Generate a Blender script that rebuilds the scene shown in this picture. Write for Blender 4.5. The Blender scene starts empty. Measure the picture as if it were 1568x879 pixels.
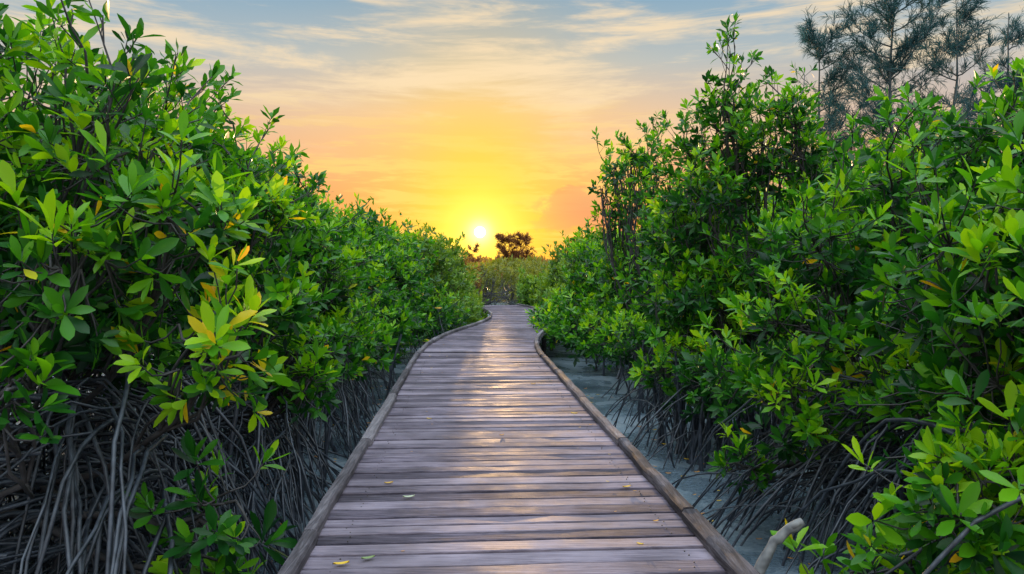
import bpy, math, numpy as np
from mathutils import Vector
rng = np.random.default_rng(7)
scene = bpy.context.scene
scene.view_settings.view_transform = 'Standard'
scene.view_settings.look = 'None'
scene.view_settings.exposure = 0
GZ = -0.9   # ground height; deck top is z=0

def s2l(r, g, b):
    f = lambda c: (c/255/12.92) if c/255 <= 0.04045 else ((c/255+0.055)/1.055)**2.4
    return (f(r), f(g), f(b), 1)

# ---------------------------------------------------------------- nodes
class NT:
    def __init__(s, tree): s.t = tree; s.t.nodes.clear()
    def n(s, typ, **kw):
        nd = s.t.nodes.new(typ)
        for k, v in kw.items(): setattr(nd, k, v)
        return nd
    def set(s, sock, v):
        if isinstance(v, bpy.types.NodeSocket): s.t.links.new(v, sock)
        elif v is not None: sock.default_value = v
    def m(s, op, a, b=None, c=None, clamp=False):
        nd = s.n('ShaderNodeMath', operation=op, use_clamp=clamp)
        s.set(nd.inputs[0], a)
        if b is not None: s.set(nd.inputs[1], b)
        if c is not None: s.set(nd.inputs[2], c)
        return nd.outputs[0]
    def mix(s, f, a, b, mode='MIX'):
        nd = s.n('ShaderNodeMix', data_type='RGBA', blend_type=mode)
        s.set(nd.inputs[0], f); s.set(nd.inputs[6], a); s.set(nd.inputs[7], b)
        return nd.outputs[2]
    def ramp(s, f, els, interp='LINEAR'):
        nd = s.n('ShaderNodeValToRGB'); cr = nd.color_ramp; cr.interpolation = interp
        while len(cr.elements) > 1: cr.elements.remove(cr.elements[0])
        cr.elements[0].position = els[0][0]; cr.elements[0].color = els[0][1]
        for p, c in els[1:]:
            e = cr.elements.new(p); e.color = c
        s.set(nd.inputs[0], f); return nd.outputs[0]
    def noise(s, vec, scale, detail=4, rough=0.55, dist=0.0):
        nd = s.n('ShaderNodeTexNoise')
        s.set(nd.inputs['Vector'], vec); nd.inputs['Scale'].default_value = scale
        nd.inputs['Detail'].default_value = detail; nd.inputs['Roughness'].default_value = rough
        nd.inputs['Distortion'].default_value = dist
        return nd.outputs[0]
    def mapr(s, v, a, b, c=0, d=1):
        nd = s.n('ShaderNodeMapRange', interpolation_type='SMOOTHSTEP')
        s.set(nd.inputs[0], v)
        for i, x in enumerate((a, b, c, d)): nd.inputs[i+1].default_value = x
        return nd.outputs[0]
    def mapping(s, vec, scale=(1, 1, 1), rot=(0, 0, 0), loc=(0, 0, 0)):
        nd = s.n('ShaderNodeMapping'); s.set(nd.inputs[0], vec)
        nd.inputs[1].default_value = loc; nd.inputs[2].default_value = rot; nd.inputs[3].default_value = scale
        return nd.outputs[0]
    def bump(s, h, strength, dist):
        nd = s.n('ShaderNodeBump'); nd.inputs['Strength'].default_value = strength
        nd.inputs['Distance'].default_value = dist; s.set(nd.inputs['Height'], h)
        return nd.outputs[0]

def newmat(name):
    m = bpy.data.materials.new(name); m.use_nodes = True
    nt = NT(m.node_tree); out = nt.n('ShaderNodeOutputMaterial')
    return m, nt, out

def principled(nt, color, rough, normal=None, spec=0.5):
    p = nt.n('ShaderNodeBsdfPrincipled')
    nt.set(p.inputs['Base Color'], color); nt.set(p.inputs['Roughness'], rough)
    p.inputs['Specular IOR Level'].default_value = spec
    if normal is not None: nt.set(p.inputs['Normal'], normal)
    return p.outputs[0]

def mat_leaf(name, els, trans=0.35, rough=0.38, tcol=(1.7, 1.5, 0.5, 1)):
    m, nt, out = newmat(name)
    a = nt.n('ShaderNodeAttribute', attribute_name='tint').outputs['Fac']
    col = nt.ramp(a, els)
    p = principled(nt, col, rough, spec=.42)
    tr = nt.n('ShaderNodeBsdfTranslucent')
    nt.set(tr.inputs[0], nt.mix(1.0, col, tcol, 'MULTIPLY'))
    mx = nt.n('ShaderNodeMixShader'); mx.inputs[0].default_value = trans
    nt.set(mx.inputs[1], p); nt.set(mx.inputs[2], tr.outputs[0])
    nt.set(out.inputs[0], mx.outputs[0]); return m

def mat_bark(name, c1, c2, rough=0.7):
    m, nt, out = newmat(name)
    geo = nt.n('ShaderNodeNewGeometry').outputs['Position']
    nz = nt.noise(geo, 9, 2, 0.65)
    col = nt.ramp(nz, [(0.3, c1), (0.7, c2)])
    nt.set(out.inputs[0], principled(nt, col, rough, nt.bump(nz, .5, .02))); return m

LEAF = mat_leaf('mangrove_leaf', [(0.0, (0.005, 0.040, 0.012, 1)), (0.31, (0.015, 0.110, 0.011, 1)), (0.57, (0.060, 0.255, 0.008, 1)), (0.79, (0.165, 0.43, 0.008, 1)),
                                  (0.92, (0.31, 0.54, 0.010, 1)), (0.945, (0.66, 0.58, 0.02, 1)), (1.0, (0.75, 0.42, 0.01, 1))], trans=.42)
LEAFFARHAZE = mat_leaf('mangrove_leaf_far_haze', [(0.0, (0.035, 0.10, 0.018, 1)), (0.5, (0.10, 0.23, 0.018, 1)), (0.93, (0.23, 0.35, 0.025, 1)), (1, (0.25, 0.27, 0.05, 1))], rough=0.5)  # distance haze put into the colour, paler than the near leaves
LEAFWARMHAZE = mat_leaf('mangrove_leaf_warm_haze', [(0.0, (0.11, 0.14, 0.02, 1)), (0.5, (0.19, 0.22, 0.03, 1)), (1, (0.32, 0.32, 0.04, 1))], rough=0.6)  # warm low haze painted into the leaf colour
LEAFHAZE = mat_leaf('haze_tinted_leaf', [(0.0, (0.20, 0.12, 0.035, 1)), (1, (0.42, 0.24, 0.06, 1))], trans=0.4, rough=0.7)  # heaviest haze: orange air tone mixed into the base colour, no fog volume
NEEDLE = mat_leaf('casuarina_needle', [(0.0, (0.022, 0.072, 0.078, 1)), (1, (0.055, 0.145, 0.145, 1))], trans=0.3, rough=0.6, tcol=(.8, 1, 1, 1))
NEEDLEFARHAZE = mat_leaf('casuarina_needle_far_haze', [(0.0, (0.14, 0.05, 0.02, 1)), (1, (0.32, 0.13, 0.04, 1))], trans=0.4, rough=0.7, tcol=(1, 1, 1, 1))  # warm haze against the sun painted into the far needle colour
BARK = mat_bark('mangrove_bark', (0.014, 0.013, 0.015, 1), (0.070, 0.065, 0.068, 1))
ROOT = mat_bark('mangrove_root_bark', (0.006, 0.009, 0.016, 1), (0.055, 0.067, 0.090, 1), 0.42)
CBARK = mat_bark('casuarina_bark', (0.04, 0.06, 0.065, 1), (0.08, 0.10, 0.105, 1))

# ---------------------------------------------------------------- mesh assembly
def make_obj(name, parts, mats, parent=None, smooth=True):
    V, F, M, T = [], [], [], []; off = 0
    for v, q, mi, t in parts:
        V.append(v); F.append(q+off); M.append(np.full(len(q), mi)); T.append(np.broadcast_to(t, (len(v),))); off += len(v)
    V = np.concatenate(V).astype(np.float32); F = np.concatenate(F).astype(np.int32)
    M = np.concatenate(M).astype(np.int32); T = np.concatenate(T).astype(np.float32)
    me = bpy.data.meshes.new(name)
    me.vertices.add(len(V)); me.vertices.foreach_set('co', V.ravel())
    me.loops.add(F.size); me.loops.foreach_set('vertex_index', F.ravel())
    me.polygons.add(len(F)); me.polygons.foreach_set('loop_start', np.arange(0, F.size, 4, dtype=np.int32))
    me.polygons.foreach_set('material_index', M)
    me.polygons.foreach_set('use_smooth', np.full(len(F), smooth))
    for m in mats: me.materials.append(m)
    a = me.attributes.new('tint', 'FLOAT', 'POINT'); a.data.foreach_set('value', T)
    me.update(calc_edges=True)
    ob = bpy.data.objects.new(name, me); scene.collection.objects.link(ob)
    if parent: ob.parent = parent
    return ob

def nrm(a): return a/np.maximum(np.linalg.norm(a, axis=-1, keepdims=True), 1e-9)

def tubes(P, R, sides=5):
    P = np.asarray(P, float); R = np.asarray(R, float); N, K, _ = P.shape
    T = nrm(np.gradient(P, axis=1))
    ref = np.where(np.abs(T[..., 2:3]) > 0.9, np.array([1., 0, 0]), np.array([0, 0, 1.]))
    ref = np.broadcast_to(ref[:, K//2:K//2+1], T.shape)
    n1 = nrm(np.cross(T, ref)); n2 = np.cross(T, n1)
    a = np.arange(sides)*2*np.pi/sides
    V = P[:, :, None] + R[:, :, None, None]*(np.cos(a)[None, None, :, None]*n1[:, :, None] + np.sin(a)[None, None, :, None]*n2[:, :, None])
    idx = np.arange(N*K*sides).reshape(N, K, sides)
    nx = np.roll(idx, -1, axis=2)
    q = np.stack([idx[:, :-1], nx[:, :-1], nx[:, 1:], idx[:, 1:]], -1).reshape(-1, 4)
    return V.reshape(-1, 3), q

def curve(A, B, K, sag=None, jit=0.0):
    t = np.linspace(0, 1, K)[None, :, None]
    P = A[:, None]*(1-t) + B[:, None]*t
    if sag is not None: P = P + sag[:, None]*(4*t*(1-t))
    if jit: P[:, 1:-1] += rng.normal(0, jit, P[:, 1:-1].shape)
    return P

STA = {0: ([0, .28, .58, .84, 1.0], [.12, .62, 1.0, .74, .06]),
       1: ([0, .6, 1.0], [.15, 1.0, .10]),
       2: ([0, .6, 1.0], [.25, 1.0, .15])}
def rosettes(P, A, L, nl, lod, tintc, yellow=0.012):
    """leaf whorls at P with axis A"""
    M = len(P); A = nrm(A)
    ref = nrm(rng.normal(size=(M, 3))); e1 = nrm(np.cross(A, ref)); e2 = np.cross(A, e1)
    i = np.arange(nl)[None]
    phi = i*2.4 + rng.uniform(0, 6.28, (M, 1)) + rng.normal(0, .2, (M, nl))
    th = np.radians(16 + 58*(i/(nl-1))**.8 + rng.normal(0, 10, (M, nl)))
    r = np.cos(phi)[..., None]*e1[:, None] + np.sin(phi)[..., None]*e2[:, None]
    d = np.cos(th)[..., None]*A[:, None] + np.sin(th)[..., None]*r
    d[..., 2] -= 0.10*(i/(nl-1)); d = nrm(d)
    n = A[:, None] - (A[:, None]*d).sum(-1, keepdims=True)*d; n = nrm(n + rng.normal(0, .2, n.shape)); s = nrm(np.cross(d, n)); n = np.cross(s, d)
    wr = (.155, .205) if lod == 0 else (.18, .24)
    ll = L[:, None]*rng.uniform(.7, 1.15, (M, nl)); w = ll*rng.uniform(*wr, (M, nl))
    bend = rng.normal(-.06, .13, (M, nl))
    keep = rng.random((M, nl)) > 0.12
    base = np.broadcast_to(P[:, None], (M, nl, 3))[keep] - np.broadcast_to(A[:, None], (M, nl, 3))[keep]*(np.broadcast_to(i/(nl-1), (M, nl))[keep][:, None]*L.mean()*.45)
    d, n, s, ll, w, bend = [x[keep] for x in (d, n, s, ll, w, bend)]
    tt, ww = STA[lod]; tt = np.array(tt); ww = np.array(ww); K = len(tt)
    c = base[:, None] + d[:, None]*(ll[:, None]*(tt+.08))[..., None] + n[:, None]*((bend*ll)[:, None]*tt**2)[..., None]
    tint = np.broadcast_to(tintc[:, None], (M, nl))[keep] + rng.normal(0, .12, len(d))
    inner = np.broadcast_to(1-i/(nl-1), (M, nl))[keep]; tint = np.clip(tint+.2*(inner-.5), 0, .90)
    tint = np.where(rng.random(len(d)) < yellow, rng.uniform(.93, 1, len(d)), tint)
    if lod == 2:
        V = np.stack([c - s[:, None]*(w[:, None]*ww)[..., None], c + s[:, None]*(w[:, None]*ww)[..., None]], 2); C = 2
    else:
        e = (w[:, None]*ww)[..., None]; up = n[:, None]*e*.28
        V = np.stack([c - s[:, None]*e + up, c, c + s[:, None]*e + up], 2); C = 3
    N = len(d); idx = np.arange(N*K*C).reshape(N, K, C)
    q = np.stack([idx[:, :-1, :-1], idx[:, :-1, 1:], idx[:, 1:, 1:], idx[:, 1:, :-1]], -1).reshape(-1, 4)
    return V.reshape(-1, 3), q, np.repeat(tint, K*C)

# ---------------------------------------------------------------- path
PY = np.array([-6, 0, 3.9, 9.85, 14, 16.5, 19, 21.6, 24, 26, 28, 30, 32, 34, 36])
PX = np.array([.65, .27, .02, -.357, -.62, -.66, -.45, 0.0, .34, .46, .42, .22, -.1, -.5, -1.0])
def pathx(y):
    y = np.asarray(y, float)
    return (np.interp(y-.8, PY, PX)+np.interp(y, PY, PX)*2+np.interp(y+.8, PY, PX))/4
HW = 1.24
def clump(P):   # slow patchy variation of leaf colour through a crown
    return .15*(np.sin(P[:, 0]*2.1+np.sin(P[:, 1]*1.7)*2)*np.cos(P[:, 2]*2.6+P[:, 1]*1.3) + .6*np.sin(P[:, 0]*5+P[:, 2]*4.3+P[:, 1]*3.1))

# ---------------------------------------------------------------- mangrove tree
def mangrove(name, x, y, top, r, bottom, nl_lobes=9, dens=1.0, extra=(), arcs=14, vert=10, leafmat=None, L=None, bright=0.0, lobe_r=(.34, .70), rootc=None, topthin=0.0, lod=None, tall=0, shoots=0):
    dist = math.hypot(x*.6, y)
    if lod is None: lod = 0 if dist < 7.0 else (1 if dist < 13 else 2)
    if L is None: L = .160 if dist < 7 else (.148 if dist < 15 else (.17 if dist < 30 else .23))
    parts = []; lobes = []
    H = top-bottom
    for k in range(nl_lobes):
        f = (k+.5)/nl_lobes
        z = bottom + H*(.10+.85*f)
        rr = r*math.sqrt(max(.08, 1-abs(2*f-.75)**2.2/1.62))
        a = k*2.4 + rng.uniform(0, 1)
        lr = rng.uniform(*lobe_r)*(1 if dist < 17 else 1.35)
        rad = max(0, rr-lr*.6)*rng.uniform(.6, 1.05)
        lobes.append((x+rad*math.cos(a), y+rad*math.sin(a), min(z, top-lr*.8), lr, 0.0))
    for e in extra: lobes.append(e if len(e) == 5 else (*e, 0.0))
    LC = np.array([l[:3] for l in lobes]); LR = np.array([l[3] for l in lobes])
    fork = np.array([x, y, min(GZ+1.1, bottom+.5)])
    n = len(lobes)
    A = fork + rng.normal(0, .18, (n, 3))
    sag = np.zeros((n, 3)); sag[:, :2] = (LC[:, :2]-fork[:2])*.22; sag[:, 2] = -.12
    Pl = curve(A, LC, 9, sag, .05)
    Rl = np.linspace(.034, .013, 9)[None]*rng.uniform(.7, 1.2, (n, 1))
    v, q = tubes(Pl, Rl, 6); parts.append((v, q, 1, 0))
    ns = 4
    B = fork + rng.normal(0, .15, (ns, 3)); G = np.c_[x+rng.normal(0, .35, ns), y+rng.normal(0, .35, ns), np.full(ns, GZ-.1)]
    v, q = tubes(curve(G, B, 6, None, .04), np.full((ns, 6), .036), 7); parts.append((v, q, 2, 0))
    if shoots:   # long sparse leafy shoots rising out of the crown
        up = np.argsort(-LC[:n, 2])[:max(4, n//2)]
        li = rng.choice(up, shoots); S = LC[li]
        E = S + np.c_[rng.normal(0, .38, (shoots, 2)), rng.uniform(.45, .95, shoots)]
        SP = curve(S, E, 7, rng.normal(0, .07, (shoots, 3)), .012)
        v, q = tubes(SP, np.linspace(.012, .005, 7)[None].repeat(shoots, 0), 5); parts.append((v, q, 1, 0))
        T_ = []; A_ = []; tw = []
        for k in (3, 4, 5, 6, 6):
            o = nrm(rng.normal(size=(shoots, 3))+[0, 0, .5])
            t_ = SP[:, k] + o*(rng.uniform(.10, .22, (shoots, 1)) if k < 6 or len(T_) == 4 else .02)
            tw.append(curve(SP[:, max(k-1, 0)], t_, 4, None, .004)); T_.append(t_); A_.append(o+[0, 0, .8])
        T_ = np.concatenate(T_); A_ = np.concatenate(A_); tw = np.concatenate(tw)
        v, q = tubes(tw, np.full((len(tw), 4), .0045), 4); parts.append((v, q, 1, 0))
        v, q, t = rosettes(T_, A_, np.full(len(T_), L)*rng.uniform(.75, 1.1, len(T_)), 8, lod, np.clip(.45+rng.normal(0, .17, len(T_)), 0, .9), .01); parts.append((v, q, 0, t))
    for li, (cx, cy, cz, lr, br) in enumerate(lobes):
        c = np.array([cx, cy, cz])
        nn = 12
        u = nrm(rng.normal(size=(nn, 3))+[0, 0, .3]); nodes = c + u*lr*rng.uniform(.4, .8, (nn, 1))
        st = Pl[li, rng.integers(4, 9, nn)]
        v, q = tubes(curve(st, nodes, 5, rng.normal(0, .06, (nn, 3)), .02), np.linspace(.013, .007, 5)[None].repeat(nn, 0), 5); parts.append((v, q, 1, 0))
        thin = 1 - topthin*max(0, min(1, (cz-bottom)/H*1.6-.5))
        nt_ = int(262*lr*lr/.36*dens*thin*rng.uniform(.65, 1.1)*(.118/L)**1.2*(1.0 if lod < 2 else .85))
        u = nrm(rng.normal(size=(nt_*2, 3)) + [0, 0, .12])
        pr = rng.random(nt_*2)
        rr = np.where(pr < .58, rng.uniform(.8, 1.15, nt_*2), np.where(pr < .79, rng.uniform(.4, .8, nt_*2), rng.uniform(1.15, 1.65, nt_*2)))
        T = c + u*(lr*rr)[:, None]*[1, 1, .9]
        far = rr > 1.15
        T[far, 2] += rng.uniform(0, .16, far.sum())
        keep = np.ones(len(T), bool)
        for lj in range(n):
            if lj != li:
                ins = np.linalg.norm(T-LC[lj], axis=1) < LR[lj]*.78
                keep &= ~(ins & (rng.random(len(T)) < .85))
        away = (T[:, 0]-x)*np.sign(x) > r*.45
        keep &= ~(away & (rng.random(len(T)) < .5))
        edge = np.abs(T[:, 0]-pathx(T[:, 1])) - HW
        keep &= (edge > .14) | ((br < 0) & (edge > -.85))
        keep &= T[:, 2] > GZ+.25
        T = T[keep][:nt_]; u = u[keep][:nt_]
        if len(T) == 0: continue
        D = np.linalg.norm(T[:, None]-nodes[None], axis=2); j = D.argmin(1)
        ax = u*.7 + np.array([0, 0, .6]) + rng.normal(0, .25, u.shape)
        sgn = curve(nodes[j], T, 4, np.tile([0, 0, -.05], (len(T), 1)), .008)
        if lod == 2: sgn = sgn[::3]
        v, q = tubes(sgn, np.linspace(.0065, .004, 4)[None].repeat(len(sgn), 0), 4 if lod == 0 else 3); parts.append((v, q, 1, 0))
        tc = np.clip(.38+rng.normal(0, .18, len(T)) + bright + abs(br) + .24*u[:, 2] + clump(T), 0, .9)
        nl = 9 if lod < 2 else 7
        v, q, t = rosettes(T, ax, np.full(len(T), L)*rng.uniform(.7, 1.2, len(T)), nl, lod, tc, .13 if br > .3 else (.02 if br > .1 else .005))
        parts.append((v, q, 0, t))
    rc = rootc or (x, y)
    if arcs:
        a = rng.uniform(0, 6.28, arcs); R0 = rng.uniform(.5, 1.8, arcs)
        z0 = rng.uniform(GZ+.3, GZ+1.6+tall, arcs); r0 = rng.uniform(.0, .9, arcs)
        S = np.c_[rc[0]+r0*np.cos(a+1), rc[1]+r0*np.sin(a+1), z0]
        E = np.c_[rc[0]+(r0+R0)*np.cos(a), rc[1]+(r0+R0)*np.sin(a), np.full(arcs, GZ-.05)]
        ed = np.abs(E[:, 0]-pathx(E[:, 1]))-HW
        ok = (ed > .08) & (np.sign(E[:, 0]) == np.sign(x)); S, E = S[ok], E[ok]; k = len(S)
        K = 10; t = np.linspace(0, 1, K)[None, :, None]
        P = S[:, None]*(1-t)+E[:, None]*t
        P[..., 2] = S[:, None, 2] + (E[:, None, 2]-S[:, None, 2])*(t[..., 0]**rng.uniform(1.6, 3.2, (k, 1))) + .12*np.sin(t[..., 0]*3.14)
        P[:, 1:-1] += rng.normal(0, .014, P[:, 1:-1].shape)
        v, q = tubes(P, rng.uniform(.006, .015, (k, 1))*np.linspace(1.15, .8, K)[None], 5); parts.append((v, q, 2, 0))
    if vert:
        px = x+rng.uniform(-r, r, vert); py = y+rng.uniform(-r, r, vert)
        ed = np.abs(px-pathx(py))-HW; ok = ed > .2; px, py = px[ok], py[ok]; k = len(px)
        S = np.c_[px, py, np.full(k, GZ-.05)]; E = S + np.c_[rng.normal(0, .14, (k, 2)), rng.uniform(.7, 1.7, k)]
        v, q = tubes(curve(S, E, 6, rng.normal(0, .05, (k, 3)), .012), rng.uniform(.010, .028, (k, 1))*np.linspace(1.15, .7, 6)[None], 5); parts.append((v, q, 2, 0))
    return make_obj(name, parts, [leafmat or (LEAF if dist < 24 else LEAFFARHAZE), BARK, ROOT])

T = 'mangrove_tree'
# left bank
mangrove(T, -4.0, 5.0, 3.3, 1.75, 1.0, 18, .60, extra=[(-2.05, 4.5, 1.9, .38, .12), (-1.75, 4.25, 1.2, .38, .38), (-2.5, 4.1, 1.55, .42, .12), (-1.72, 4.3, .12, .27, .10),
         (-2.6, 4.7, 2.3, .42, .06), (-3.2, 4.2, 1.45, .42, .03), (-1.75, 4.35, -.28, .2, .1), (-2.9, 5.4, 1.2, .4), (-2.5, 3.6, 1.0, .22, .1), (-3.6, 4.3, 3.2, .35, .0)], arcs=400, vert=30, rootc=(-2.9, 4.6), topthin=.6, tall=.25, shoots=26)
mangrove(T, -3.7, 7.6, 3.25, 1.6, .7, 19, .76, extra=[(-2.2, 6.6, 1.3, .45, .05), (-2.15, 7.6, .65, .40, .05), (-2.4, 7.0, 2.1, .42, .12), (-1.95, 7.0, .5, .25, .1)], arcs=320, vert=50, rootc=(-3.0, 7.2), topthin=.3, shoots=22)
mangrove(T, -4.0, 10.8, 2.95, 1.75, .3, 17, .82, extra=[(-2.5, 10, .6, .5, .05), (-2.5, 11.5, .5, .45, .1), (-2.7, 10.4, 1.5, .5, .1)], arcs=180, vert=40, rootc=(-3.3, 10.6), shoots=16)
mangrove(T, -4.2, 14.2, 2.9, 1.9, -.1, 16, .88, extra=[(-2.8, 14, .5, .6, .1), (-2.7, 12.8, .4, .5)], arcs=90, vert=24, rootc=(-3.5, 14.2), shoots=10)
mangrove(T, -4.3, 17.8, 2.85, 2.0, -.2, 14, .88, extra=[(-2.9, 17.4, .3, .6), (-2.8, 16, .4, .5)], arcs=50, vert=20, rootc=(-3.6, 17.8), shoots=8)
mangrove(T, -4.1, 22.0, 2.8, 2.1, -.2, 13, .88, extra=[(-2.4, 21.0, .3, .6), (-2.1, 22.6, .2, .55)], arcs=50, vert=16, rootc=(-3.2, 22))
mangrove(T, -4.0, 27.0, 2.8, 2.3, -.3, 13, .9, extra=[(-1.8, 25, .1, .6), (-1.6, 27, .1, .6), (-2.0, 28.5, .3, .7)], arcs=40, vert=12, rootc=(-3, 26.5))
mangrove(T, -4.2, 32.5, 3.0, 2.4, -.4, 13, .9, extra=[(-2.1, 31, .3, .8), (-2.4, 33, .3, .8)], arcs=20, vert=10)
mangrove(T, -4.6, 42, 2.9, 2.6, -.5, 12, 1.0, extra=[(-2.3, 38, .4, .9)], arcs=0, vert=10)
for (x, y, t) in [(-7.0, 6.5, 3.2), (-7.2, 11.5, 3.4), (-7.6, 17, 3.4), (-7.8, 24, 3.4), (-8.5, 34, 3.6)]:
    mangrove(T, x, y, t, 2.2, .2, 9, .42, arcs=60, vert=20, L=.20, lobe_r=(.8, 1.1), lod=2)
# right bank
mangrove(T, 3.6, 4.3, 2.35, 1.15, .1, 10, .78, extra=[(2.5, 4.0, .35, .34, .25), (2.75, 3.7, .5, .36, .22), (3.0, 4.3, 1.5, .38, .12), (2.35, 4.3, -.25, .26, .12), (2.9, 4.1, .0, .36, .12), (2.0, 4.8, -.5, .16, .12)], arcs=140, vert=20, bright=.08, shoots=6)
mangrove(T, 5.1, 7.2, 3.2, 1.75, .3, 18, .76, extra=[(2.5, 6.5, .35, .38, .12), (2.65, 6.8, 1.1, .45, .08), (2.45, 7.7, .5, .40, .05), (2.9, 7.0, 1.8, .45, .05), (3.3, 6.2, .6, .40, .1), (2.15, 6.8, -.2, .22, .15), (3.7, 7.2, 2.3, .45, .05), (3.4, 6.2, 1.4, .42, .05)], arcs=260, vert=220, rootc=(3.6, 6.8), topthin=.3, shoots=24)
mangrove(T, 3.6, 10.8, 4.0, 1.55, .1, 19, .8, extra=[(2.3, 10.2, .3, .45, .1), (2.4, 11.0, 1.2, .5), (3.0, 10.6, 4.0, .26), (2.6, 9.2, .2, .42), (4.0, 10.6, 3.95, .28)], arcs=110, vert=150, rootc=(3.0, 10.5), topthin=.35, shoots=26)
mangrove(T, 3.9, 14.6, 3.2, 1.8, -.1, 15, .88, extra=[(2.2, 14.2, .3, .55, .1), (1.9, 16, .2, .5, .1)], arcs=60, vert=54, shoots=12)
mangrove(T, 3.0, 17.6, 4.6, 1.15, 2.3, 18, .5, arcs=0, vert=4, lobe_r=(.16, .30), shoots=8)
mangrove(T, 3.8, 18.6, 2.7, 2.0, -.2, 14, .88, extra=[(1.7, 18.6, .2, .55, .1)], arcs=30, vert=26)
mangrove(T, 3.6, 22.6, 2.6, 2.0, -.3, 13, .9, extra=[(1.05, 19.6, .0, .34, -.14), (.95, 20.6, .10, .36, -.14), (1.0, 21.6, .25, .42, -.1), (1.3, 23.0, .3, .5, -.1), (1.8, 22, .4, .6, -.05)], arcs=20, vert=14)
mangrove(T, 3.6, 27.5, 2.8, 2.1, -.4, 13, .9, extra=[(1.7, 25.0, .2, .6, -.1), (1.8, 27.4, .2, .7, -.1)], arcs=10, vert=12)
mangrove(T, 3.6, 33.5, 2.95, 2.2, -.5, 12, .9, extra=[(1.8, 31, .1, .8), (1.5, 34, .1, .8)], arcs=0, vert=10)
mangrove(T, 4.2, 42, 3.0, 2.6, -.5, 12, 1.0, arcs=0, vert=8)
for (x, y, t) in [(7.4, 6.5, 3.4), (7.4, 12.5, 3.5), (7.8, 18, 3.5), (8.0, 25, 3.8), (8.5, 35, 3.6)]:
    mangrove(T, x, y, t, 2.2, .2, 9, .42, arcs=60, vert=24, L=.20, lobe_r=(.8, 1.1), lod=2)
# beyond the bend
mangrove(T, .9, 39.5, 1.1, 2.2, -.6, 10, 1.0, arcs=0, vert=6)
mangrove(T, -2.2, 40.5, .8, 1.6, -.8, 9, 1.0, arcs=0, vert=6)
mangrove(T, -1.6, 45, 1.5, 2.6, -.7, 11, 1.0, arcs=0, vert=6, leafmat=LEAFWARMHAZE)
mangrove(T, 1.8, 52, 1.9, 2.6, -.7, 11, 1.0, arcs=0, vert=6, leafmat=LEAFWARMHAZE)
mangrove(T, -1.8, 56, 1.6, 2.6, -.7, 11, 1.0, arcs=0, vert=6, leafmat=LEAFWARMHAZE)
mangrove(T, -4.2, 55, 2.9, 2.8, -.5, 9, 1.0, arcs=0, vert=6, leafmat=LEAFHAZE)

# distant line of trees
def tree_line(name, y0, xs, hfun, mat, n, L):
    x = rng.uniform(xs[0], xs[1], n); yy = y0+rng.uniform(-6, 6, n)
    h = hfun(x)
    z = GZ + (h-GZ)*rng.random(n)**.8
    C = np.c_[x, yy, z]
    v, q, t = rosettes(C, rng.normal(0, .4, (n, 3))+[0, -.2, 1], np.full(n, L)*rng.uniform(.6, 1.3, n), 6, 2, np.clip(rng.normal(.45, .2, n), 0, .9), 0)
    S = np.c_[rng.uniform(xs[0], xs[1], 200), np.full(200, y0), np.full(200, GZ-.1)]; S[:, 1] += rng.uniform(-5, 5, 200)
    E = S.copy(); E[:, 2] = GZ+(hfun(S[:, 0])-GZ)*.8
    v2, q2 = tubes(curve(S, E, 4, None, .1), np.full((200, 4), .09), 5)
    return make_obj(name, [(v, q, 0, t), (v2, q2, 1, 0)], [mat, BARK])
wob = lambda x, s, a: a*(np.sin(x*.33+s)+.6*np.sin(x*.9+s*2.1)+.4*np.sin(x*2.3+s*3.7))
tree_line('distant_tree_line', 66, (-60, 60), lambda x: 2.2+wob(x, 1, .3)+.035*np.abs(x+2), LEAFWARMHAZE, 20000, .4)
tree_line('distant_tree_line', 110, (-130, 130), lambda x: 4.0+wob(x*.6, 4, .5)-.6*np.exp(-((x+4)/5)**2), LEAFHAZE, 22000, .65)

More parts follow.
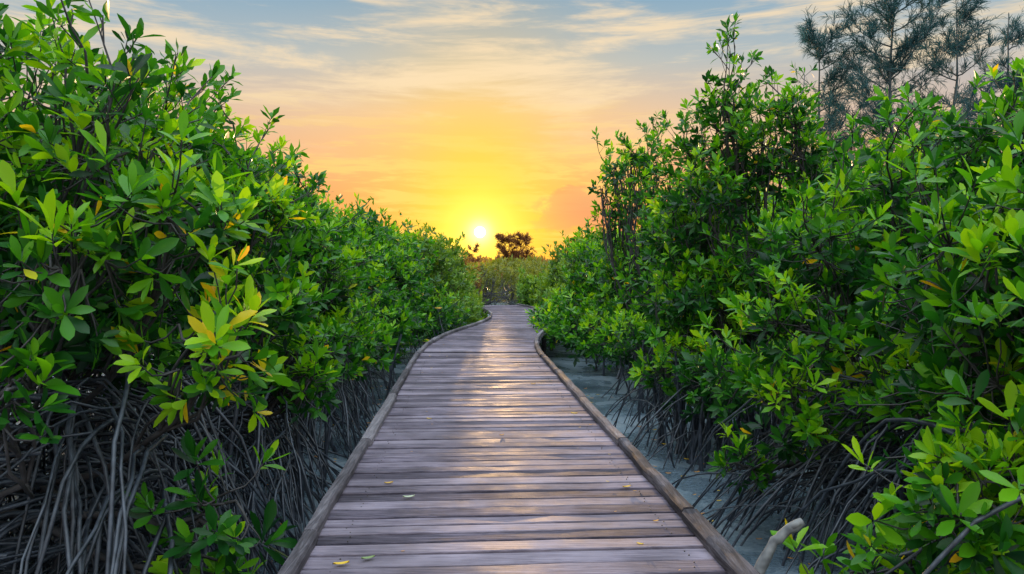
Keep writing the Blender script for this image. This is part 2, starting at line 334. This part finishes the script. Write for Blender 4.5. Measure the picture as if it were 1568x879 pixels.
# ---------------------------------------------------------------- casuarinas
def casuarina(name, x, y, top, spread, mat, nlimb=46, ntw=16, nn=16, needle=.30, nw=.007, lean=0.0):
    parts = []; K = 10
    base = np.array([[x, y, GZ-.1]]); tip = np.array([[x+lean, y, top]])
    TP = curve(base, tip, K, np.array([[.15, 0, 0]]), .06); H = top-GZ
    v, q = tubes(TP, np.linspace(.13, .012, K)[None]*H/12, 8); parts.append((v, q, 1, 0))
    f = rng.uniform(.25, .98, nlimb); fi = f*(K-1); i0 = fi.astype(int); w = (fi-i0)[:, None]
    S = TP[0, i0]*(1-w)+TP[0, np.minimum(i0+1, K-1)]*w
    a = rng.uniform(0, 6.28, nlimb); ln = spread*(1.12-f)**.6*rng.uniform(.6, 1.15, nlimb)
    E = S + np.c_[np.cos(a)*ln, np.sin(a)*ln, ln*rng.uniform(.5, 1.1, nlimb)]
    E[:, 2] = np.minimum(E[:, 2], top+.1)
    LP = curve(S, E, 7, np.c_[np.zeros((nlimb, 2)), -ln*.12], .03)
    v, q = tubes(LP, np.linspace(.028, .006, 7)[None].repeat(nlimb, 0)*H/12, 5); parts.append((v, q, 1, 0))
    li = rng.integers(0, nlimb, nlimb*ntw); k = rng.integers(1, 7, len(li)); TS = LP[li, k]
    dv = nrm(E-S)[li]*.7+rng.normal(0, .5, (len(li), 3))+[0, 0, .35]; tl = rng.uniform(.3, .8, len(li))*spread/3.2
    TE = TS+nrm(dv)*tl[:, None]
    TW = curve(TS, TE, 4, None, .01)
    v, q = tubes(TW, np.full((len(li), 4), .004*spread/3.2), 3); parts.append((v, q, 1, 0))
    m = len(li)*nn; j = rng.integers(0, len(li), m); t = rng.random((m, 1))
    B = TS[j]*(1-t)+TE[j]*t; d = nrm(nrm(dv)[j]+rng.normal(0, .5, (m, 3))); d[:, 2] += .1
    l = needle*rng.uniform(.5, 1.2, (m, 1)); mid = B+d*l*.55; en = B+d*l+np.array([0, 0, -1])*l*.18
    s = nrm(np.cross(d, rng.normal(size=(m, 3))))*nw
    V = np.stack([B-s*.6, B+s*.6, mid-s, mid+s, en-s*.3, en+s*.3], 1).reshape(-1, 3)
    b = np.arange(m)[:, None]*6
    q = np.concatenate([b+[0, 1, 3, 2], b+[2, 3, 5, 4]])
    parts.append((V, q, 0, np.repeat(rng.random(m), 6)))
    return make_obj(name, parts, [mat, CBARK])
casuarina('casuarina_tree', 12.9, 26, 12.0, 3.2, NEEDLE, 62, 18, 20, .34, .009, lean=.4)
casuarina('casuarina_tree', 11.2, 27, 10.2, 2.6, NEEDLE, 44, 16, 18, .34, .009, lean=-.1)
casuarina('casuarina_tree', 15.1, 26, 10.9, 2.3, NEEDLE, 42, 16, 18, .32, .009, lean=.4)
casuarina('casuarina_tree', 17.8, 27, 11.0, 2.2, NEEDLE, 44, 16, 16, .32, .009, lean=.2)
casuarina('casuarina_tree', 0.0, 78, 5.2, 1.7, NEEDLEFARHAZE, 34, 10, 11, .5, .022, lean=-.9)
casuarina('casuarina_tree', .7, 79, 5.6, 1.6, NEEDLEFARHAZE, 34, 10, 11, .5, .022, lean=.5)
casuarina('casuarina_tree', -4.6, 82, 4.3, 1.3, NEEDLEFARHAZE, 26, 10, 9, .5, .02, lean=.3)

# ---------------------------------------------------------------- ground
t = np.linspace(-1, 1, 261); g = 1800*np.sinh(6.5*t)/np.sinh(6.5)
X, Y = np.meshgrid(g, g+12, indexing='ij')
Z = GZ + .035*np.sin(X*1.3+np.sin(Y*.9))*np.cos(Y*1.1+.5) + .02*np.sin(X*3.1+Y*2.3)
V = np.stack([X, Y, Z], -1).reshape(-1, 3); n = len(g); idx = np.arange(n*n).reshape(n, n)
q = np.stack([idx[:-1, :-1], idx[1:, :-1], idx[1:, 1:], idx[:-1, 1:]], -1).reshape(-1, 4)
m, nt, out = newmat('wet_mud_sand')
pos = nt.n('ShaderNodeNewGeometry').outputs['Position']
n1 = nt.noise(pos, .9, 4, .6); n2 = nt.noise(pos, 22, 4, .65)
col = nt.ramp(nt.m('ADD', nt.m('MULTIPLY', n1, .6), nt.m('MULTIPLY', n2, .4)), [(.34, (.035, .055, .080, 1)), (.5, (.115, .16, .20, 1)), (.66, (.25, .30, .34, 1))])
rough = nt.mapr(n1, .42, .6, .10, .5)
nt.set(out.inputs[0], principled(nt, col, rough, nt.bump(n2, .4, .03)))
make_obj('ground', [(V, q, 0, 0)], [m])

# ---------------------------------------------------------------- boardwalk
walk = bpy.data.objects.new('wooden_boardwalk', None); scene.collection.objects.link(walk)
def tang(y):
    d = (pathx(y+.15)-pathx(y-.15))/.3; v = np.array([d, 1.0]); return v/np.linalg.norm(v)
def box(cx, cy, cz, lx, ly, lz, yaw=0, roll=0, bev=.006, pitch=0):
    K = 9; xs = np.linspace(-lx/2, lx/2, K)
    prof = np.array([[-ly/2, -lz/2], [ly/2, -lz/2], [ly/2, lz/2-bev], [ly/2-bev, lz/2], [-ly/2+bev, lz/2], [-ly/2, lz/2-bev]])
    P = np.zeros((K, 6, 3)); P[..., 0] = xs[:, None]; P[..., 1] = prof[None, :, 0]; P[..., 2] = prof[None, :, 1]
    P[:, :, 1] += rng.normal(0, .0022, (K, 1)); P[:, :, 2] += rng.normal(0, .0012, (K, 1)) + P[:, :, 0]*roll + P[:, :, 1]*pitch
    c, s = math.cos(yaw), math.sin(yaw); x = P[..., 0]*c-P[..., 1]*s; y = P[..., 0]*s+P[..., 1]*c
    V = np.stack([x+cx, y+cy, P[..., 2]+cz], -1).reshape(-1, 3)
    idx = np.arange(K*6).reshape(K, 6); nx = np.roll(idx, -1, 1)
    q = np.stack([idx[:-1], nx[:-1], nx[1:], idx[1:]], -1).reshape(-1, 4)
    caps = [[0, 1, 2, 3], [0, 3, 4, 5]]; caps = np.array([[c_[3], c_[2], c_[1], c_[0]] for c_ in caps] + [[i+(K-1)*6 for i in c_] for c_ in caps])
    return V, np.concatenate([q, caps])

def mat_wood(name, c1, c2, c3, sc, rough=(.6, .85), spec=.14):
    m, nt, out = newmat(name)
    pos = nt.n('ShaderNodeNewGeometry').outputs['Position']
    a = nt.n('ShaderNodeAttribute', attribute_name='tint').outputs['Fac']
    cmb = nt.n('ShaderNodeCombineXYZ'); nt.set(cmb.inputs[2], nt.m('MULTIPLY', a, 40.0)); nt.set(cmb.inputs[0], nt.m('MULTIPLY', a, 17.0))
    va = nt.n('ShaderNodeVectorMath', operation='ADD'); nt.set(va.inputs[0], pos); nt.set(va.inputs[1], cmb.outputs[0])
    grain = nt.noise(nt.mapping(va.outputs[0], sc), 1.0, 6, .74, .6)
    blot = nt.noise(va.outputs[0], 2.2, 5, .6)
    patch = nt.noise(pos, .8, 4, .6)
    f = nt.m('ADD', nt.m('MULTIPLY', grain, .6), nt.m('ADD', nt.m('MULTIPLY', blot, .3), nt.m('MULTIPLY', nt.m('SUBTRACT', a, .5), .18)))
    col = nt.ramp(f, [(.30, c1), (.43, c2), (.58, c3)])
    dirt = nt.mapr(patch, .35, .65, .66, 1.18)
    vm = nt.n('ShaderNodeVectorMath', operation='SCALE'); nt.set(vm.inputs[0], col); nt.set(vm.inputs['Scale'], dirt)
    r = nt.mapr(blot, .35, .65, *rough)
    nt.set(out.inputs[0], principled(nt, vm.outputs[0], r, nt.bump(grain, .8, .006), spec)); return m
PLANK = mat_wood('weathered_plank', (.032, .027, .040, 1), (.128, .105, .138, 1), (.28, .235, .285, 1), (3, 60, 60))
RAIL = mat_wood('weathered_rail', (.038, .033, .038, 1), (.115, .102, .118, 1), (.24, .215, .235, 1), (45, 3, 45), (.6, .85))
NAIL = mat_bark('rusty_nail', (.02, .015, .012, 1), (.05, .035, .03, 1), .5)
parts = []; nails = []; y = -2.0
while y < 35.6:
    w = rng.choice([.125, .14, .155])*rng.uniform(.95, 1.05); gap = rng.choice([.014, .022, .032, .048], p=[.3, .35, .25, .1])
    cx = float(pathx(y+w/2)); tx, ty = tang(y+w/2); yaw = math.atan2(-tx, ty)+rng.normal(0, .004)
    ln = 2*HW-.03+rng.uniform(-.015, .02)
    V, q = box(cx+rng.normal(0, .01), y+w/2, -.0225+rng.normal(0, .003), ln, w, .045, yaw, rng.normal(0, .0015), .005, rng.normal(0, .014))
    parts.append((V, q, 0, rng.random()))
    if y < 14:
        for sx in (-.98, .98):
            for oy in (-.035, .035):
                c = np.array([[cx+sx+rng.normal(0, .014), y+w/2+oy+rng.normal(0, .006)+sx*math.sin(yaw), -.004]])
                nails.append(np.stack([c[0], c[0]+[0, 0, .0065]])[None])
    y += w+gap
make_obj('planks', parts, [PLANK], walk, smooth=False)
NP = np.concatenate(nails); NPk = np.concatenate([NP, NP[:, 1:]], 1); NPk[:, 2, 2] += .0006
v, q = tubes(NPk, np.array([[.0045, .0045, .0003]]).repeat(len(NP), 0), 6)
make_obj('nails', [(v, q, 0, 0)], [NAIL], walk)
parts = []; jp = []; pp = []
for side in (-1, 1):
    y = -2.0
    while y < 35:
        ln = rng.uniform(1.9, 2.6)
        K = 9; ys = np.linspace(y, y+ln+.01, K)
        off = side*(HW-.055)+rng.normal(0, .008)
        P = np.zeros((K, 8, 3)); hw, hh = .045+rng.normal(0, .004), .034
        prof = np.array([[-hw, -hh], [hw, -hh], [hw, hh*.4], [hw*.7, hh], [0, hh*1.08], [-hw*.7, hh], [-hw, hh*.4], [-hw, -hh*.2]])
        for k, yy in enumerate(ys):
            tx, ty = tang(yy); c = np.array([float(pathx(yy)), yy])+np.array([ty, -tx])*(off+rng.normal(0, .004))
            P[k, :, 0] = c[0]+prof[:, 0]*ty; P[k, :, 1] = c[1]-prof[:, 0]*tx; P[k, :, 2] = .040+prof[:, 1]+rng.normal(0, .003)
        V = P.reshape(-1, 3); idx = np.arange(K*8).reshape(K, 8); nx = np.roll(idx, -1, 1)
        q = np.stack([idx[:-1], idx[1:], nx[1:], nx[:-1]], -1).reshape(-1, 4)
        cp = []
        for b, fl in ((0, 1), ((K-1)*8, -1)):
            for c_ in ([0, 1, 2, 3], [0, 3, 4, 5], [0, 5, 6, 7]): cp.append([b+i for i in c_][::fl])
        parts.append((V, np.concatenate([q, np.array(cp)]), 0, rng.random())); y += ln+.025
make_obj('edge_timbers', parts, [RAIL], walk, smooth=False)
for off in (-1.0, 0.0, 1.0):
    ys = np.arange(-2, 35.6, .8); P = np.array([[float(pathx(yy))+off, yy, -.105] for yy in ys])[None]
    v, q = tubes(P, np.full((1, len(ys)), .052), 4); jp.append((v, q, 0, .3))
make_obj('joists', jp, [RAIL], walk, smooth=False)
for yy in np.arange(-1, 35, 2.2):
    for off in (-1.02, 1.02):
        P = np.array([[[float(pathx(yy))+off, yy+.1, GZ-.3], [float(pathx(yy))+off, yy+.1, -.5], [float(pathx(yy))+off, yy+.1, -.07]]])
        v, q = tubes(P, np.full((1, 3), .06), 8); pp.append((v, q, 0, .1))
make_obj('support_posts', pp, [RAIL], walk)

# ---------------------------------------------------------------- small things
FL = mat_leaf('fallen_leaf', [(0, (.12, .2, .03, 1)), (.3, (.45, .5, .35, 1)), (.6, (.65, .42, .02, 1)), (1, (.5, .2, .03, 1))], trans=.1)
parts = []
spots = [(-.93, 4.0, .62, 1.0), (-.80, 4.08, .05, .9), (-.93, 5.55, .75, .8), (-.73, 5.2, .3, 1.0), (.85, 5.45, .7, .8), (.70, 8.3, .6, .9), (-.1, 7.2, .9, .6), (.75, 4.3, .65, .5), (-.9, 8.0, .6, .7), (.3, 10.5, .8, .8), (.92, 4.7, .9, .5)]
for i in range(40):
    yy = rng.uniform(3.8, 20); spots.append((float(pathx(yy))+rng.choice([-1, 1])*rng.uniform(.6, 1.05), yy, rng.choice([.62, .95, .9]), rng.uniform(.2, .4)))
for i in range(160):
    yy = rng.uniform(3.5, 16); s = rng.choice([-1, 1]); spots.append((float(pathx(yy))+s*rng.uniform(1.35, 2.8), yy, rng.choice([.62, .95, 1]), rng.uniform(.5, 1), GZ+.045))
for sp in spots:
    x, y, tc, sc = sp[:4]; z = sp[4] if len(sp) > 4 else .008
    K = 7; tt = np.linspace(-1, 1, K); a = rng.uniform(-.7, .7); w = .017*sc*np.sqrt(np.maximum(.02, 1-tt**2)); L_ = .042*sc
    P = np.stack([np.stack([tt*L_, -w, .008*sc*tt**2+.006*sc], -1), np.stack([tt*L_, w*0, .004*sc*tt**2], -1), np.stack([tt*L_, w, .008*sc*tt**2+.006*sc], -1)], 1)
    X_ = P[..., 0]*math.cos(a)-P[..., 1]*math.sin(a)+x; Y_ = P[..., 0]*math.sin(a)+P[..., 1]*math.cos(a)+y
    V = np.stack([X_, Y_, P[..., 2]+z], -1).reshape(-1, 3); idx = np.arange(K*3).reshape(K, 3)
    q = np.stack([idx[:-1, :-1], idx[1:, :-1], idx[1:, 1:], idx[:-1, 1:]], -1).reshape(-1, 4); parts.append((V, q, 0, tc))
make_obj('fallen_leaves', parts, [FL])
PALE = mat_bark('pale_bark', (.07, .07, .075, 1), (.24, .235, .23, 1), .75)
ctl = np.array([[1.36, 4.35, -1.0], [1.40, 4.38, -.6], [1.46, 4.42, -.30], [1.54, 4.47, -.12], [1.63, 4.5, -.03], [1.72, 4.52, .03], [1.79, 4.53, .06]])
tt = np.linspace(0, 6, 25); P = np.stack([np.interp(tt, range(7), ctl[:, k]) for k in range(3)], 1)
for _ in range(3): P[1:-1] = (P[:-2]+P[1:-1]*2+P[2:])/4
P[3:-2] += rng.normal(0, .003, P[3:-2].shape)
R = np.interp(tt, range(7), [.050, .044, .038, .033, .029, .033, .029])*(1+.08*np.sin(tt*5)); R = np.r_[R, .0005]; P = np.vstack([P, P[-1]+[.0012, 0, .0005]])
v, q = tubes(P[None], R[None], 12)
P2 = np.array([[[1.70, 4.52, .02], [1.73, 4.50, .045], [1.76, 4.49, .07], [1.762, 4.489, .072]]]); v2, q2 = tubes(P2, np.array([[.022, .018, .015, .0005]]), 8)
make_obj('sawn_branch', [(v, q, 0, 0), (v2, q2, 0, 0)], [PALE])

# ---------------------------------------------------------------- world
AZ, EL = math.radians(-2.48), math.radians(3.08)
S = (math.sin(AZ)*math.cos(EL), math.cos(AZ)*math.cos(EL), math.sin(EL))
w = bpy.data.worlds.new('World'); scene.world = w; w.use_nodes = True; nt = NT(w.node_tree)
out = nt.n('ShaderNodeOutputWorld'); bg = nt.n('ShaderNodeBackground')
D = nt.n('ShaderNodeTexCoord').outputs['Generated']
sep = nt.n('ShaderNodeSeparateXYZ'); nt.set(sep.inputs[0], D); x, y, z = sep.outputs
sq = lambda a, k: nt.m('POWER', nt.m('MULTIPLY', nt.m('ABSOLUTE', a), k), 2.0)
dx, dy, dz = nt.m('SUBTRACT', x, S[0]), nt.m('SUBTRACT', y, S[1]), nt.m('SUBTRACT', z, S[2])
q1 = nt.m('ADD', nt.m('ADD', sq(dx, 1.2), sq(dy, 1.0)), sq(dz, .8))
q0 = nt.m('ADD', nt.m('ADD', sq(dx, 1.), sq(dy, 1.0)), sq(dz, 1.))
gl = lambda q, s: nt.m('EXPONENT', nt.m('MULTIPLY', q, -1/s))
col = nt.ramp(z, [(0, s2l(238, 112, 58)), (.05, s2l(246, 128, 66)), (.10, s2l(249, 152, 88)), (.155, s2l(248, 182, 122)), (.21, s2l(238, 198, 156)), (.27, s2l(190, 192, 186)), (.34, s2l(118, 162, 190)), (.6, s2l(150, 188, 215)), (1, s2l(170, 200, 225))])
cool = nt.ramp(z, [(0, s2l(205, 160, 150)), (.12, s2l(205, 180, 172)), (.27, s2l(150, 176, 192)), (1, s2l(165, 196, 222))])
warmf = gl(q0, .34)
col = nt.mix(warmf, cool, col)
col = nt.mix(nt.m('MULTIPLY', gl(q1, .032), .82), col, s2l(255, 206, 78))
mp = nt.mapping(D, (2.2, 2.2, 13), (math.radians(4), math.radians(-7), 0), (.3, 0, .2))
c1 = nt.noise(mp, 1.6, 6, .65, .5)
c2 = nt.noise(nt.mapping(D, (5, 5, 44), (0, math.radians(9), 0), (1, 2, 0)), 1.2, 5, .65, .4)
hi = nt.mapr(z, .12, .26)
cf = nt.m('MULTIPLY', nt.mapr(nt.m('ADD', nt.m('MULTIPLY', c1, .6), nt.m('MULTIPLY', c2, .4)), .45, .63), .85)
col = nt.mix(nt.m('MULTIPLY', cf, hi), col, s2l(248, 222, 182))
lowc = nt.m('MULTIPLY', nt.mapr(c2, .47, .60), nt.m('SUBTRACT', 1.0, hi))
col = nt.mix(nt.m('MULTIPLY', lowc, .6), col, s2l(255, 216, 116))
q3 = nt.m('ADD', sq(nt.m('SUBTRACT', x, .085), 1.0), sq(nt.m('SUBTRACT', z, .082), 1.8))
q3 = nt.m('ADD', q3, sq(nt.m('SUBTRACT', y, 1.0), 1.0))
pu = nt.noise(nt.mapping(D, (16, 16, 26)), 1.2, 5, .6, .3)
pf = nt.m('MULTIPLY', nt.mapr(nt.m('ADD', pu, nt.m('MULTIPLY', gl(q3, .003), .45)), .60, .74), gl(q3, .009))
col = nt.mix(nt.m('MULTIPLY', pf, .85), col, s2l(214, 134, 104))
col = nt.mix(nt.m('MULTIPLY', gl(q1, .0090), .95), col, s2l(255, 214, 20))
col = nt.mix(nt.m('MULTIPLY', gl(q0, .0020), .9), col, (1.7, 1.15, .18, 1))
col = nt.mix(nt.m('MULTIPLY', gl(q0, .00020), .9), col, (3.0, 2.3, .8, 1))
disc = nt.mapr(q0, .0060**2, .0080**2, 1, 0)
col = nt.mix(disc, col, (10, 9, 6, 1))
up = nt.mapr(z, .36, .8, 1.0, 3.4)  # added fill: overhead sky brightened to light the foliage
bk_fill = nt.mapr(y, -.6, .3, 1.5, 1.0)  # added fill: sky behind the camera raised to light camera-facing sides
vm = nt.n('ShaderNodeVectorMath', operation='SCALE'); nt.set(vm.inputs[0], col); nt.set(vm.inputs['Scale'], nt.m('MULTIPLY', up, bk_fill))
sky = nt.n('ShaderNodeTexSky', sky_type='NISHITA'); sky.sun_disc = False; sky.sun_elevation = EL; sky.sun_rotation = AZ
sc = nt.n('ShaderNodeVectorMath', operation='SCALE'); nt.set(sc.inputs[0], sky.outputs[0]); sc.inputs['Scale'].default_value = .01
ad = nt.n('ShaderNodeVectorMath', operation='ADD'); nt.set(ad.inputs[0], vm.outputs[0]); nt.set(ad.inputs[1], sc.outputs[0])
nt.set(bg.inputs[0], ad.outputs[0]); bg.inputs[1].default_value = 1.0
nt.set(out.inputs[0], bg.outputs[0])

sun = bpy.data.lights.new('sun', 'SUN'); sun.energy = 4.0; sun.angle = math.radians(.6); sun.color = (1, .62, .30)
so = bpy.data.objects.new('sun', sun); scene.collection.objects.link(so)
so.rotation_euler = Vector(S).to_track_quat('Z', 'Y').to_euler()

cam = bpy.data.cameras.new('camera'); cam.lens = 26; cam.sensor_width = 36; cam.clip_end = 6000
co = bpy.data.objects.new('camera', cam); scene.collection.objects.link(co)
co.location = (0, 0, 1.6); co.rotation_euler = (math.radians(90-1.16), 0, 0)
scene.camera = co
print('faces', sum(len(o.data.polygons) for o in scene.objects if o.type == 'MESH'))
